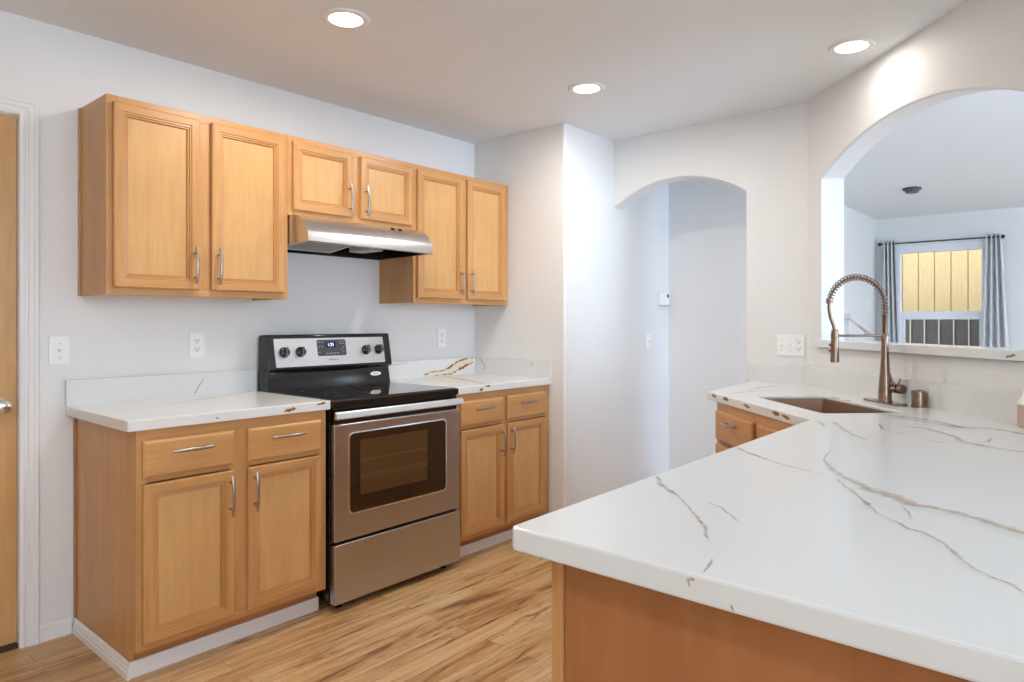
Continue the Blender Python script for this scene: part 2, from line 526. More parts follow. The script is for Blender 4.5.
prof = [(0, 0), (0, .010), (.010, .014), (.016, .014), (.019, .010), (.026, .010), (.029, .015), (.044, .015), (.047, .018), (.060, .018), (.063, .012), (.063, 0)]
bm = bmesh.new()      # casing: profile swept up, across and down with mitres
path = [(DX1 - .009, 0, 1, 0), (DX1 - .009, DZ - .008, 1, 1), (DX0 + .004, DZ - .008, -1, 1), (DX0 + .004, 0, -1, 0)]
rings = [[bm.verts.new((x + dx * p, WY - h, z + dz * p)) for p, h in prof] for x, z, dx, dz in path]
for a, b in zip(rings, rings[1:]):
    for k in range(len(prof)): bm.faces.new((a[k], a[(k + 1) % len(prof)], b[(k + 1) % len(prof)], b[k]))
bm.faces.new(rings[0]); bm.faces.new(rings[-1][::-1])
struct(link('trim_2', bm, 'trim'))

# stair half wall with a sloping cap, against the far room's left wall
bm = bmesh.new(); prism(bm, [(7.25, 0), (7.818, 0), (7.818, 1.15), (7.25, 1.29)], LY - .10, LY - .002, 'y')
struct(link('wall_stair', bm, 'wall'))
bm = bmesh.new(); prism(bm, [(7.20, 1.29), (8.12, 1.105), (8.12, 1.145), (7.20, 1.345)], LY - .13, LY - .002, 'y')
struct(link('trim_3', bm, 'trim'))

# outside the window: neighbour's siding above a dark board fence
bm = bmesh.new(); box(bm, 11.3, 11.4, -3.2, 6.0, 0, 4.6)
for i in range(46):
    y = -3.2 + i * .2
    box(bm, 11.285, 11.3, y + .006, y + .194, .0, 4.6)
nh = thing('neighbour_house', 'yellow house wall of vertical siding beyond the window', 'house', (11.3, 1.4, 0))
o = link('siding', bm, 'siding', nh); o.matrix_parent_inverse = nh.matrix_world.inverted(); o.location = (-11.3, -1.4, 0)
fn = thing('board_fence', 'dark grey board fence with pale gaps behind the lower sash', 'fence', (10.2, 1.4, 0))
bm = bmesh.new()
for i in range(26): box(bm, -.02, 0, -1.9 + i * .16, -1.9 + i * .16 + .146, .02, 1.295)
link('boards', bm, 'fence', fn)
link('backing', B(.002, .02, -1.9, 2.3, .02, 1.29), 'fence', fn)
for i in range(26): link('batten', B(-.034, -.0205, -1.9 + i * .16 - .014, -1.9 + i * .16 + .002, .02, 1.295), 'fence_gap', fn)
struct(link('ground', B(8.9, 14, -5, 8, -.3, -.08), 'ground'), 'yard ground beyond the window')


# ================================================================== CABINET PARTS
HANDLES = []


def handle(parent, x, z, y, vertical, L=.155, mat='nickel'):
    """arched bar pull on two posts; y = face it is screwed to (front is -y)"""
    bm = bmesh.new(); pts = []; rs = []
    for i in range(15):
        s = i / 14 * 2 - 1
        off = y - .021 - .010 * (1 - s * s)
        pts.append((x, off, z + s * L / 2) if vertical else (x + s * L / 2, off, z)); rs.append(.0048 + .0012 * (1 - s * s))
    tube(bm, pts, rs, 10, up=(0, 1, 0), flat=.75)
    for s in (-1, 1):
        d = s * L * .33
        p0 = (x, y, z + d) if vertical else (x + d, y, z)
        p1 = (p0[0], y - .028, p0[2]); tube(bm, [p0, p1], .0045, 10)
    return link('handle', bm, mat, parent, smooth=40)


def panel_door(parent, x0, x1, z0, z1, y, fr=.046, name='door', th=.019):
    """mitred frame with stepped moulding around a flat centre panel; back at y, front at y - th"""
    steps = [(0, 0), (0, th - .005), (.0015, th - .002), (.005, th), (fr - .014, th), (fr - .0125, th - .004), (fr - .006, th - .003), (fr - .0045, th - .008), (fr + .002, th - .0065), (fr + .0035, th - .013), (fr + .008, th - .0115)]
    bm = bmesh.new(); rings = []
    for ins, h in steps:
        rings.append([bm.verts.new((x0 + ins, y - h, z0 + ins)), bm.verts.new((x1 - ins, y - h, z0 + ins)),
                      bm.verts.new((x1 - ins, y - h, z1 - ins)), bm.verts.new((x0 + ins, y - h, z1 - ins))])
    for a, b in zip(rings, rings[1:]):
        for k in range(4):
            f = bm.faces.new((a[k], a[(k + 1) % 4], b[(k + 1) % 4], b[k])); f.material_index = 1 if k in (0, 2) else 0
    bm.faces.new(rings[0][::-1]); f = bm.faces.new(rings[-1]); f.material_index = 2
    return link(name, bm, ['wood_v', 'wood_h', 'wood_panel'], parent)


def drawer_front(parent, x0, x1, z0, z1, y, th=.019):
    bm = bmesh.new(); rings = []
    for ins, h in [(0, 0), (0, th - .006), (.007, th - .001), (.010, th)]:
        rings.append([bm.verts.new((x0 + ins, y - h, z0 + ins)), bm.verts.new((x1 - ins, y - h, z0 + ins)),
                      bm.verts.new((x1 - ins, y - h, z1 - ins)), bm.verts.new((x0 + ins, y - h, z1 - ins))])
    for a, b in zip(rings, rings[1:]):
        for k in range(4): bm.faces.new((a[k], a[(k + 1) % 4], b[(k + 1) % 4], b[k]))
    bm.faces.new(rings[0][::-1]); bm.faces.new(rings[-1])
    return link('drawer', bm, 'wood_h', parent)


def face_frame(parent, x0, x1, z0, z1, y, xm, left, right, top, bottom, mid=None, zmid=None, th=.019):
    """stiles (upright grain) and rails (across grain), each butted; front at y"""
    bm = bmesh.new()
    box(bm, x0, x0 + left, y, y + th, z0, z1, 0); box(bm, x1 - right, x1, y, y + th, z0, z1, 0)
    box(bm, xm[0], xm[1], y, y + th, z0 + bottom, z1 - top, 0)
    for a, b in ((x0 + left, x1 - right),):
        box(bm, a, b, y, y + th, z0, z0 + bottom, 1); box(bm, a, b, y, y + th, z1 - top, z1, 1)
    if zmid:
        for a, b in ((x0 + left, xm[0]), (xm[1], x1 - right)): box(bm, a, b, y, y + th, zmid[0], zmid[1], 1)
    return link('face_frame', bm, ['wood_v', 'wood_h'], parent, bevel=.0012, seg=1)


UFY = 2.866       # front of the upper cabinets' face frames
def upper_cabinet(label, x0, x1, z0, z1, doors, hz, L=.152, left=.03, right=.03, mid=None, scribe=False):
    cx = (x0 + x1) / 2
    t = thing('upper_cabinet', label, 'cabinet', (cx, WY, z0), 0, 'maple wall cabinets')
    r = lambda v: v - cx
    bm = bmesh.new()          # carcass: sides, top, recessed bottom
    D = UFY + .019 - WY
    H = z1 - z0
    box(bm, r(x0) + .001, r(x0) + .016, D, -.001, 0, H); box(bm, r(x1) - .016, r(x1) - .001, D, -.001, 0, H)
    box(bm, r(x0) + .016, r(x1) - .016, D, -.001, H - .016, H); box(bm, r(x0) + .016, r(x1) - .016, D, -.001, .012, .026)
    box(bm, r(x0) + .016, r(x1) - .016, -.010, -.001, .026, H - .016)
    link('body', bm, 'wood_v', t)
    face_frame(t, r(x0), r(x1), 0, H, UFY - WY, (r(mid[0]), r(mid[1])), left, right, .035, .032)
    if scribe:
        link('scribe_moulding', B(r(x0) - .005, r(x0) + .001, -.022, -.001, 0, H), 'wood_v', t, bevel=.001)
    for i, (a, b, za, zb) in enumerate(doors):
        d = panel_door(t, r(a), r(b), za - z0, zb - z0, UFY - WY - .0005)
        hx = r(b) - .022 if i == 0 else r(a) + .026
        handle(d, hx, hz - z0, UFY - WY - .0195, True, L)
    return t


upper_cabinet('tall maple wall cabinet above the left countertop, nearest the door', .963, 1.729, 1.363, 2.127,
              [(.984, 1.312, 1.391, 2.100), (1.364, 1.702, 1.391, 2.100)], 1.492, left=.036, mid=(1.295, 1.385), right=.045, scribe=True)
upper_cabinet('short maple cabinet directly above the range hood', 1.7295, 2.494, 1.756, 2.127,
              [(1.749, 2.080, 1.782, 2.100), (2.134, 2.476, 1.782, 2.100)], 1.872, mid=(2.062, 2.152))
upper_cabinet('tall narrow-doored maple wall cabinet in the corner right of the hood', 2.4945, SX - .003, 1.363, 2.127,
              [(2.516, 2.866, 1.391, 2.100), (2.905, 3.240, 1.391, 2.100)], 1.490, mid=(2.85, 2.92))

BFY = 2.54        # front of the base cabinets' face frames
def base_cabinet(label, x0, x1, doors, mid, side_shoe):
    cx = (x0 + x1) / 2
    t = thing('base_cabinet', label, 'cabinet', (cx, WY, 0), 0, 'maple base cabinets beside the range')
    r = lambda v: v - cx
    F = BFY - WY
    bm = bmesh.new()
    prism(bm, [(-.001, 0), (F + .07, 0), (F + .07, .104), (F + .019, .104), (F + .019, .879), (-.001, .879)], r(x0) + .0005, r(x0) + .018, 'x')
    prism(bm, [(-.001, 0), (F + .07, 0), (F + .07, .104), (F + .019, .104), (F + .019, .879), (-.001, .879)], r(x1) - .018, r(x1) - .0005, 'x')
    box(bm, r(x0) + .018, r(x1) - .018, F + .019, -.001, .104, .12); box(bm, r(x0) + .018, r(x1) - .018, -.01, -.001, .12, .879)
    box(bm, r(x0) + .018, r(x1) - .018, F + .019, -.01, .865, .879)
    link('body', bm, 'wood_v', t)
    face_frame(t, r(x0), r(x1), .104, .879, F, (r(mid[0]), r(mid[1])), .036, .036, .045, .04, zmid=(.692, .712))
    link('toe_kick', B(r(x0) + .018, r(x1) - .018, F + .060, F + .070, 0, .104), 'wood_dark', t)
    bm = bmesh.new()
    box(bm, r(x0) - (.006 if side_shoe else -.0), r(x1) - .002, F + .050, F + .0598, 0, .058)
    if side_shoe:
        h = .060; d = .013; X = r(x0) - .0005
        prism(bm, [(X, 0), (X - d, 0), (X - d, h * .42), (X - d * .8, h * .46), (X - d * .8, h * .66), (X - d * .6, h * .7), (X - d * .6, h * .84), (X - d * .3, h), (X, h)], F + .044, -.016, 'y')
    link('base_trim', bm, 'trim', t, bevel=.001, seg=1)
    if side_shoe:
        link('scribe_moulding', B(r(x0) - .006, r(x0), -.022, -.001, .062, .879), 'wood_dark', t, bevel=.001)
    for i, (a, b) in enumerate(doors):
        dr = drawer_front(t, r(a), r(b), .710, .841, F - .0005)
        handle(dr, (r(a) + r(b)) / 2, .797, F - .0195, False, .15)
        d = panel_door(t, r(a), r(b), .130, .689, F - .0005)
        handle(d, r(b) - .020 if i == 0 else r(a) + .024, .595, F - .0195, True, .155)
    return t


base_cabinet('maple base cabinet left of the range with white base moulding on its side', .948, 1.715, [(.966, 1.297), (1.352, 1.684)], (1.285, 1.364), True)
base_cabinet('maple base cabinet between the range and the short wall', 2.500, SX - .002, [(2.523, 2.858), (2.895, 3.235)], (2.845, 2.91), False)


# ================================================================== COUNTERTOPS
CT, CB = .919, .880


def ribbon(bm, uvl, pts, widths, place, mat=1):
    """a vein: strip that follows a polyline, a hair above the face, uv.x across"""
    P = [Vector(p) for p in pts]
    # resample
    Q = []; Wd = []
    for i in range(len(P) - 1):
        n = max(2, int((P[i + 1] - P[i]).length / .012))
        for k in range(n):
            s = k / n; Q.append(P[i].lerp(P[i + 1], s)); Wd.append(widths[i] * (1 - s) + widths[i + 1] * s)
    Q.append(P[-1]); Wd.append(widths[-1])
    prev = None
    for i, p in enumerate(Q):
        d = (Q[min(i + 1, len(Q) - 1)] - Q[max(i - 1, 0)]).normalized(); nrm = Vector((-d.y, d.x))
        j = Vector((random.uniform(-1, 1), random.uniform(-1, 1))) * min(.0012, Wd[i] * .35)
        w = Wd[i] * random.uniform(.92, 1.12) * 1.5
        if i in (0, len(Q) - 1): w *= .2
        cur = (bm.verts.new(place(p + j + nrm * w)), bm.verts.new(place(p + j - nrm * w)))
        if prev:
            f = bm.faces.new((prev[0], prev[1], cur[1], cur[0])); f.material_index = mat
            for l in f.loops: l[uvl].uv = (1 if l.vert in (prev[1], cur[1]) else 0, 0)
        prev = cur


def spot(bm, uvl, a, b, w, place):
    ribbon(bm, uvl, [a, ((a[0] + b[0]) / 2, (a[1] + b[1]) / 2), b], [w * .6, w, w * .5], place, 3)


def slab(name, outline, z0, z1, parent, mats=('quartz', 'vein', 'band', 'rust'), hole=None, round_at=(), veins=None, bev=.004):
    bm = bmesh.new()
    def loop(pts):
        vs = [bm.verts.new((x, y, z1)) for x, y in pts]
        return [bm.edges.new((vs[i], vs[(i + 1) % len(vs)])) for i in range(len(vs))]
    e = loop(outline)
    if hole: e += loop(hole)
    bmesh.ops.triangle_fill(bm, use_beauty=True, use_dissolve=False, edges=e)
    r = bmesh.ops.extrude_face_region(bm, geom=bm.faces[:])
    for v in [g for g in r['geom'] if isinstance(g, bmesh.types.BMVert)]: v.co.z = z0
    bmesh.ops.recalc_face_normals(bm, faces=bm.faces)
    # bevel the long edges in the mesh so that veins can lie on flat faces
    ed = [x for x in bm.edges if len(x.link_faces) == 2 and x.calc_face_angle(0) > .6]
    if bev: bmesh.ops.bevel(bm, geom=ed, offset=bev, segments=2, affect='EDGES', profile=.5)
    uvl = bm.loops.layers.uv.new('UVMap')
    if veins: veins(bm, uvl)
    o = link(name, bm, list(mats), parent)
    return o


# --- left
ctl = thing('countertop', 'white veined quartz countertop left of the range', 'countertop', (0, 0, 0), 0, 'white quartz countertops')
def v_left(bm, uvl):
    up = lambda p: (p[0], p[1], CT + .0004)
    ribbon(bm, uvl, [(1.187, 2.894), (1.307, 2.955), (1.441, 3.018), (1.595, 3.080), (1.70, 3.135)], [.004, .006, .011, .006, .004], up)
    fr = lambda p: (p[0], 2.519 - .0004, p[1])
    spot(bm, uvl, (1.50, .896), (1.56, .899), .008, fr); spot(bm, uvl, (1.655, .907), (1.705, .910), .006, fr)
    spot(bm, uvl, (1.22, .897), (1.235, .894), .003, fr)
slab('slab', [(.913, 2.519), (1.7265, 2.519), (1.7265, WY - .002), (.913, WY - .002)], CB, CT, ctl, veins=v_left)
bm = bmesh.new(); box(bm, .913, 1.7265, WY - .022, WY - .002, CT, 1.023); uvl = bm.loops.layers.uv.new('UVMap')
ribbon(bm, uvl, [(1.417, .925), (1.440, .955), (1.470, 1.005)], [.003, .006, .002], lambda p: (p[0], WY - .0224, p[1]))
link('backsplash', bm, ['quartz', 'vein'], ctl)

# --- right
ctr = thing('countertop', 'white quartz countertop right of the range with a bold rust vein', 'countertop', (0, 0, 0), 0, 'white quartz countertops')
def v_right(bm, uvl):
    up = lambda p: (p[0], p[1], CT + .0004)
    ribbon(bm, uvl, [(2.96, 3.128), (2.894, 2.957), (2.846, 2.817), (2.804, 2.713), (2.72, 2.54)], [.006, .012, .022, .014, .010], up)
    fr = lambda p: (p[0], 2.519 - .0004, p[1])
    spot(bm, uvl, (2.655, .892), (2.69, .899), .006, fr); spot(bm, uvl, (2.70, .910), (2.75, .912), .005, fr)
slab('slab', [(2.4935, 2.519), (SX - .001, 2.519), (SX - .001, WY - .002), (2.4935, WY - .002)], CB, CT, ctr, veins=v_right)
bm = bmesh.new(); box(bm, 2.4935, SX - .001, WY - .022, WY - .002, CT, 1.023); uvl = bm.loops.layers.uv.new('UVMap')
up_ = [(2.813, .928), (2.868, .947), (2.967, .949), (3.021, .965), (3.069, .988), (3.104, 1.006), (3.176, 1.019), (3.249, 1.020)]
lo_ = [(2.813, .926), (2.927, .930), (2.994, .930), (3.056, .931), (3.104, .950), (3.161, .963), (3.215, .985), (3.249, .998)]
pv = None
up_ = [(a, min(1.0225, b + .007)) for a, b in up_]; lo_ = [(a + .012, b - .010 if k_ else b) for k_, (a, b) in enumerate(lo_)]
lo_ = [(a, max(.9195, b)) for a, b in lo_]
for a, b in zip(up_, lo_):      # the broad band, its width given by both rims
    cur = (bm.verts.new((a[0], WY - .0224, a[1])), bm.verts.new((b[0], WY - .0224, b[1])))
    if pv:
        f = bm.faces.new((pv[0], pv[1], cur[1], cur[0])); f.material_index = 2
        for l in f.loops: l[uvl].uv = (1 if l.vert in (pv[1], cur[1]) else 0, 0)
    pv = cur
ribbon(bm, uvl, [(2.50, 1.002), (2.60, 1.008), (2.70, 1.012)], [.003, .003, .002], lambda p: (p[0], WY - .0224, p[1]))
link('backsplash', bm, ['quartz', 'vein', 'band'], ctr)
bm = bmesh.new(); box(bm, SX - .021, SX - .001, 2.519, WY - .0225, CT, 1.023); uvl = bm.loops.layers.uv.new('UVMap')
ribbon(bm, uvl, [(3.10, 1.018), (3.06, .985), (3.05, .93)], [.007, .005, .002], lambda p: (SX - .0214, p[0], p[1]))
ribbon(bm, uvl, [(2.68, 1.018), (2.65, 1.000), (2.66, .980)], [.004, .006, .002], lambda p: (SX - .0214, p[0], p[1]))
link('side_splash', bm, ['quartz', 'vein'], ctr)

# --- peninsula and corner sink
IN = (2.480, .768)
def rounded(a, c, b, r=.022, n=5):
    a, b, c = Vector(a), Vector(b), Vector(c); u = (a - c).normalized(); v = (b - c).normalized()
    cen = c + (u + v) * r; out = []
    for i in range(n + 1):
        s = i / n * PI / 2; out.append(tuple(cen - v * r * math.cos(s) - u * r * math.sin(s)))
    return out
WO = .002
def wallpt(y, off=WO): return (y + 2.6303 - off * math.sqrt(2), y)
PEN = [(.857, -.95)] + rounded((.857, -.95), (.857, .745), IN, .014) + [IN, (3.150, 1.457), (AX - WO, 1.515), (AX - WO, AY + .001), wallpt(-.42), (2.205, -.95)]
SC_C = Vector(((3.925 + 2.115) / 2, (3.925 - 2.115) / 2))     # sink centre: x+y, x-y
def sk(s, d): return ((s + d) / 2, (s - d) / 2)               # s = x+y, d = x-y
sinkhole = []
for (s, d, a0) in ((4.24, 2.335, 0), (4.24, 1.895, 90), (3.46, 1.895, 180), (3.46, 2.335, 270)):
    pass
def sink_outline(s0, s1, d0, d1, r, n=4):
    """rounded rectangle in the (along wall, off wall) frame, metres"""
    pts = rrect(s0 / math.sqrt(2), s1 / math.sqrt(2), d0 / math.sqrt(2), d1 / math.sqrt(2), r, n)
    return [((a + b) * S2, (a - b) * S2) for a, b in pts]
SINK = (3.455, 4.275, 1.893, 2.340)
TOPV = [
    [(1.781, 0.521, 0.0035), (1.663, 0.465, 0.0085), (1.591, 0.417, 0.0113), (1.552, 0.38, 0.0125), (1.513, 0.349, 0.0197), (1.482, 0.3, 0.0168), (1.446, 0.267, 0.0156), (1.444, 0.229, 0.0134), (1.431, 0.185, 0.0117), (1.4, 0.142, 0.0133), (1.366, 0.095, 0.0127), (1.32, 0.0, 0.0121), (1.20, -.2, .012), (1.13, -.5, .009)],
    [(1.933, 0.545, 0.002), (1.794, 0.522, 0.003), (1.762, 0.514, 0.003)],
    [(1.577, 0.433, 0.0023), (1.508, 0.395, 0.004), (1.458, 0.364, 0.004), (1.401, 0.333, 0.0085), (1.345, 0.304, 0.0017), (1.306, 0.264, 0.0028), (1.276, 0.241, 0.004), (1.267, 0.22, 0.0078), (1.242, 0.197, 0.005), (1.21, 0.176, 0.0044), (1.172, 0.159, 0.0055), (1.123, 0.131, 0.0039), (1.102, 0.107, 0.0033), (1.09, 0.087, 0.0027), (1.065, 0.074, 0.0011)],
    [(1.419, 0.278, 0.0033), (1.382, 0.261, 0.0033), (1.332, 0.245, 0.0023)],
    [(1.801, 0.750, 0.006), (1.748, 0.701, 0.009), (1.711, 0.656, 0.009), (1.664, 0.599, 0.0045), (1.642, 0.555, 0.004), (1.622, 0.513, 0.0035), (1.598, 0.467, 0.0023)],
    [(1.348, 0.738, 0.006), (1.294, 0.705, 0.0095), (1.247, 0.658, 0.009), (1.217, 0.621, 0.002), (1.123, 0.543, 0.0037), (1.069, 0.499, 0.0061), (0.998, 0.462, 0.0032)],
    [(1.216, 0.564, 0.0017), (1.191, 0.522, 0.003), (1.154, 0.488, 0.0042), (1.126, 0.467, 0.0025)],
    [(0.93, 0.422, 0.003), (0.892, 0.411, 0.0032), (0.864, 0.409, 0.003)],
    [(2.472, 0.691, 0.012), (2.35, 0.633, 0.009), (2.225, 0.567, 0.007), (2.151, 0.506, 0.0045)],
    [(2.441, 0.727, 0.009), (2.334, 0.677, 0.008)],
    [(2.778, 0.615, 0.010), (2.759, 0.526, 0.018), (2.713, 0.434, 0.018), (2.621, 0.342, 0.012), (2.641, 0.292, 0.012), (2.634, 0.248, 0.014), (2.574, 0.178, 0.014), (2.553, 0.10, 0.014)],
    [(2.723, 0.589, 0.0095), (2.682, 0.47, 0.010), (2.609, 0.355, 0.009), (2.581, 0.293, 0.0072)],
    [(2.517, 0.48, 0.0078), (2.498, 0.415, 0.012), (2.426, 0.359, 0.012), (2.371, 0.323, 0.0118), (2.299, 0.3, 0.015), (2.272, 0.264, 0.015), (2.236, 0.21, 0.0083), (2.218, 0.154, 0.0055), (2.18, .02, .004)],
    [(2.525, 0.563, 0.0053), (2.403, 0.524, 0.0052), (2.368, 0.482, 0.0033), (2.331, 0.445, 0.0028)],
    [(2.28, 0.392, 0.0033), (2.242, 0.345, 0.0039), (2.247, 0.313, 0.0028)],
    [(2.42, 0.244, 0.0066), (2.348, 0.243, 0.0061), (2.324, 0.257, 0.0055)],
    [(3.72, 1.30, .006), (3.50, 1.33, .012), (3.30, 1.32, .006)],
    [(3.45, 1.22, .006), (3.25, 1.30, .010), (3.12, 1.33, .008)],
]
pen = thing('countertop', 'large white quartz peninsula countertop in front, with long gold-grey veins and the corner sink', 'countertop', (0, 0, 0), 0, 'white quartz countertops')
def v_pen(bm, uvl):
    up = lambda p: (p[0], p[1], CT + .0004)
    for tr in TOPV: ribbon(bm, uvl, [(a, b) for a, b, c in tr], [c * (1.35 if tr is TOPV[0] else .95) for a, b, c in tr], up)
    fr = lambda p: (.857 - .0004, p[0], p[1])
    ribbon(bm, uvl, [(.414, .914), (.424, .908), (.420, .899)], [.0028, .0032, .0015], fr)
    ribbon(bm, uvl, [(.366, .892), (.358, .884)], [.003, .002], fr)
    n = Vector((-1, 1)).normalized()
    def dg(p):     # fascia of the diagonal edge: p = (distance from the inner corner, z)
        q = Vector(IN) + (Vector((3.150, 1.457)) - Vector(IN)).normalized() * p[0]
        return (q.x - .0005 * S2, q.y + .0005 * S2, p[1])
    for a, w in ((.14, .006), (.22, .009), (.48, .006), (.70, .009), (.84, .008)):
        spot(bm, uvl, (a, .900 + .008 * (w > .007)), (a + .07, .904), w, dg)
    for (s0, d0), (s1, d1) in (((4.292, 2.10), (4.290, 2.14)), ((4.292, 2.22), (4.292, 2.30)), ((4.22, 2.352), (4.10, 2.356)), ((4.06, 2.354), (3.98, 2.356))):
        spot(bm, uvl, sk(s0, d0), sk(s1, d1), .007, up)
slab('slab', PEN, CB, CT, pen, hole=sink_outline(*SINK, .016), veins=v_pen, bev=.0045)
# splashes: against the arch wall, and against the diagonal wall
bm = bmesh.new(); box(bm, AX - .021, AX, AY - .0, 1.530, CT, 1.020)
link('side_splash', bm, 'quartz', pen)
bm = bmesh.new(); box(bm, .0, 2.25, -.021, 0, CT, 1.020, mx=DM); link('backsplash', bm, 'quartz', pen)

# ledge of the pass-through
bm = bmesh.new()
out = [(.105, -.034), (U1 + .036, -.034), (U1 + .036, -.0015), (U1 - .002, -.0015), (U1 - .002, TH + .03), (U0 + .002, TH + .03), (U0 + .002, -.0015), (.105, -.0015)]
a = [bm.verts.new(dpt(u, w, 1.1295)) for u, w in out]; b = [bm.verts.new(dpt(u, w, 1.1625)) for u, w in out]
bm.faces.new(a); bm.faces.new(b[::-1])
for i in range(8): bm.faces.new((a[i], a[(i + 1) % 8], b[(i + 1) % 8], b[i]))
uvl = bm.loops.layers.uv.new('UVMap')
fl = lambda p: dpt(p[0], -.0344, p[1])
spot(bm, uvl, (.30, 1.140), (.31, 1.150), .003, fl); spot(bm, uvl, (.34, 1.150), (.345, 1.156), .003, fl)
spot(bm, uvl, (1.385, 1.140), (1.43, 1.148), .006, fl)
o = link('ledge', bm, ['quartz', 'vein', 'band', 'rust']); tag(o, 'pale quartz ledge on the sill of the arched pass-through', 'ledge')

# ------------------------------------------------------------------ peninsula cabinet and sink cabinet
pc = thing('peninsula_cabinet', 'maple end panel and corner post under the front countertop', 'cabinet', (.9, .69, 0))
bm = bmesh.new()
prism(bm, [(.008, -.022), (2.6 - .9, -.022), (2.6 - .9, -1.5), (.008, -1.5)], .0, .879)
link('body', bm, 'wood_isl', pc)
link('corner_post', B(0, .030, -.0205, 0, 0, .879), 'wood_v', pc, bevel=.002)
bm = bmesh.new(); box(bm, .040, 1.62, -.0215, -.005, .104, .879); link('front_frame', bm, 'wood_v', pc)

sb = thing('sink_cabinet', 'maple corner cabinet set diagonally under the sink', 'cabinet', (0, 0, 0))
cF = 1.742       # x - y of its front
def dd(s, c, z):                 # s = x + y
    return Vector(((s + c) / 2, (s - c) / 2, z))
# front plane end points: left at (3.11, 1.37)
s_l = 3.112 + 1.370; s_r = 2 * IN[1] + cF + .0
bm = bmesh.new()
a = [(3.112, 1.370), (AX - .01, 1.370), (AX - .01, AY + .02), (3.30, .62), (2.62, .62), (2.62, .768), ((s_r + cF) / 2, (s_r - cF) / 2)]
pts = [(3.112 + .0, 1.370), (3.80, 1.370), (3.80, 1.20), (3.50, .905), (3.20, .66), (2.66, .66), (2.56, .818)]
# open-topped box: only walls, so that the bowl hangs free inside
n = len(pts)
for i in range(n):
    p, q = Vector(pts[i]), Vector(pts[(i + 1) % n]); d = (q - p).normalized(); nn = Vector((d.y, -d.x)) * -.014
    prism(bm, [tuple(p), tuple(q), tuple(q + nn), tuple(p + nn)], .0, .879)
link('body', bm, 'wood_v', sb)
def diag_box(s0, s1, c0, c1, z0, z1):
    bm = bmesh.new(); vs = []
    ps = [dd(s0, c0, z0), dd(s1, c0, z0), dd(s1, c1, z0), dd(s0, c1, z0)]
    prism(bm, [(p.x, p.y) for p in ps], z0, z1); return bm
RT = math.sqrt(2)
link('face_frame', diag_box(3.378, 4.482, cF - .028, cF, .104, .879), 'wood_h', sb)
cD = cF - .028
for (s0, s1) in ((3.875, 4.448), (3.40, 3.800)):
    d = link('drawer', diag_box(s0, s1, cD - .027, cD - .0005, .708, .842), 'wood_h', sb, bevel=.006)
    if s0 > 3.8:
        sm = (s0 + s1) / 2; bm = bmesh.new(); P = []
        c0 = cD - .027
        for i in range(13):
            k = i / 12 * 2 - 1; P.append(dd(sm + k * .10, c0 - (.028 + .015 * (1 - k * k)), .80))
        tube(bm, P, .0055, 10)
        for k in (-1, 1): tube(bm, [dd(sm + k * .066, c0, .80), dd(sm + k * .066, c0 - .036, .80)], .0045, 8)
        link('handle', bm, 'nickel', d, smooth=40)
for (s0, s1) in ((3.875, 4.448), (3.40, 3.800)):
    link('door', diag_box(s0, s1, cD - .027, cD - .0005, .130, .688), 'wood_v', sb, bevel=.006)

# ------------------------------------------------------------------ sink
sk_t = thing('sink', 'bronze-toned undermount corner sink set diagonally in the quartz', 'sink', (SC_C.x, SC_C.y, .66))
e = .004
bm = bmesh.new()
o1 = sink_outline(SINK[0] - .03, SINK[1] + .03, SINK[2] - .03, SINK[3] + .03, .02)
o2 = sink_outline(SINK[0] - .004, SINK[1] + .004, SINK[2] - .004, SINK[3] + .004, .016)
o3 = sink_outline(SINK[0] + .004, SINK[1] - .004, SINK[2] + .004, SINK[3] - .004, .012)
o4 = sink_outline(SINK[0] + .03, SINK[1] - .03, SINK[2] + .03, SINK[3] - .03, .01)
o6 = sink_outline(SINK[0] + .0012, SINK[1] - .0012, SINK[2] + .0012, SINK[3] - .0012, .015)
rings = []
for oo, z in ((o6, .665), (o6, .9085), (o3, .9085), (o3, .68), (o4, .668)):
    rings.append([bm.verts.new((x - SC_C.x, y - SC_C.y, z - .66)) for x, y in oo])
for a, b in zip(rings, rings[1:]):
    for k in range(len(a)): bm.faces.new((a[k], a[(k + 1) % len(a)], b[(k + 1) % len(a)], b[k]))
bm.faces.new(rings[-1]); bm.faces.new(rings[0])
link('basin', bm, 'sinkm', sk_t, smooth=25)
bm = bmesh.new(); lathe(bm, [(.0, .0085), (.02, .0085), (.030, .011), (.043, .0125), (.045, .009)], (0, 0, 0)); link('drain', bm, 'chrome', sk_t, smooth=40)

# ------------------------------------------------------------------ faucet
FX, FY = 3.187, .687
fa = thing('faucet', 'bronze spring-neck pull-down faucet behind the corner sink', 'faucet', (FX, FY, CT), PI * .75)
fa.scale = (.965, .965, .965)
# local frame: +x points from the wall over the sink; y along the wall
px = 1 / 232.
bm = bmesh.new()
prof = rrect(-.030, .030, -.130, .130, .028, 8)
prism(bm, prof, .0005, .007); link('base_plate', bm, 'bronze', fa, bevel=.0015, smooth=30)
bm = bmesh.new(); lathe(bm, [(.030, .007), (.030, .012), (.0275, .016), (.026, .05), (.0235, .09), (.019, .15), (.0155, .21), (.0135, .262), (.0135, .27)], n=36)
lathe(bm, [(.0155, .268), (.0155, .300), (.014, .302)], n=30)
link('body', bm, 'bronze', fa, smooth=40)
bm = bmesh.new(); lathe(bm, [(.0105, .302), (.0105, .372), (.012, .374), (.012, .380)], n=24); link('riser', bm, 'bronze_dark', fa, smooth=40)
# path of the hose: up, half circle, down
R_ = .126; zc = .418; path = []
for i in range(8): path.append(Vector((0, 0, .372 + (zc - .372) * i / 8)))
for i in range(41):
    a = PI * i / 40 * .95; path.append(Vector((R_ - R_ * math.cos(a), 0, zc + R_ * math.sin(a))))
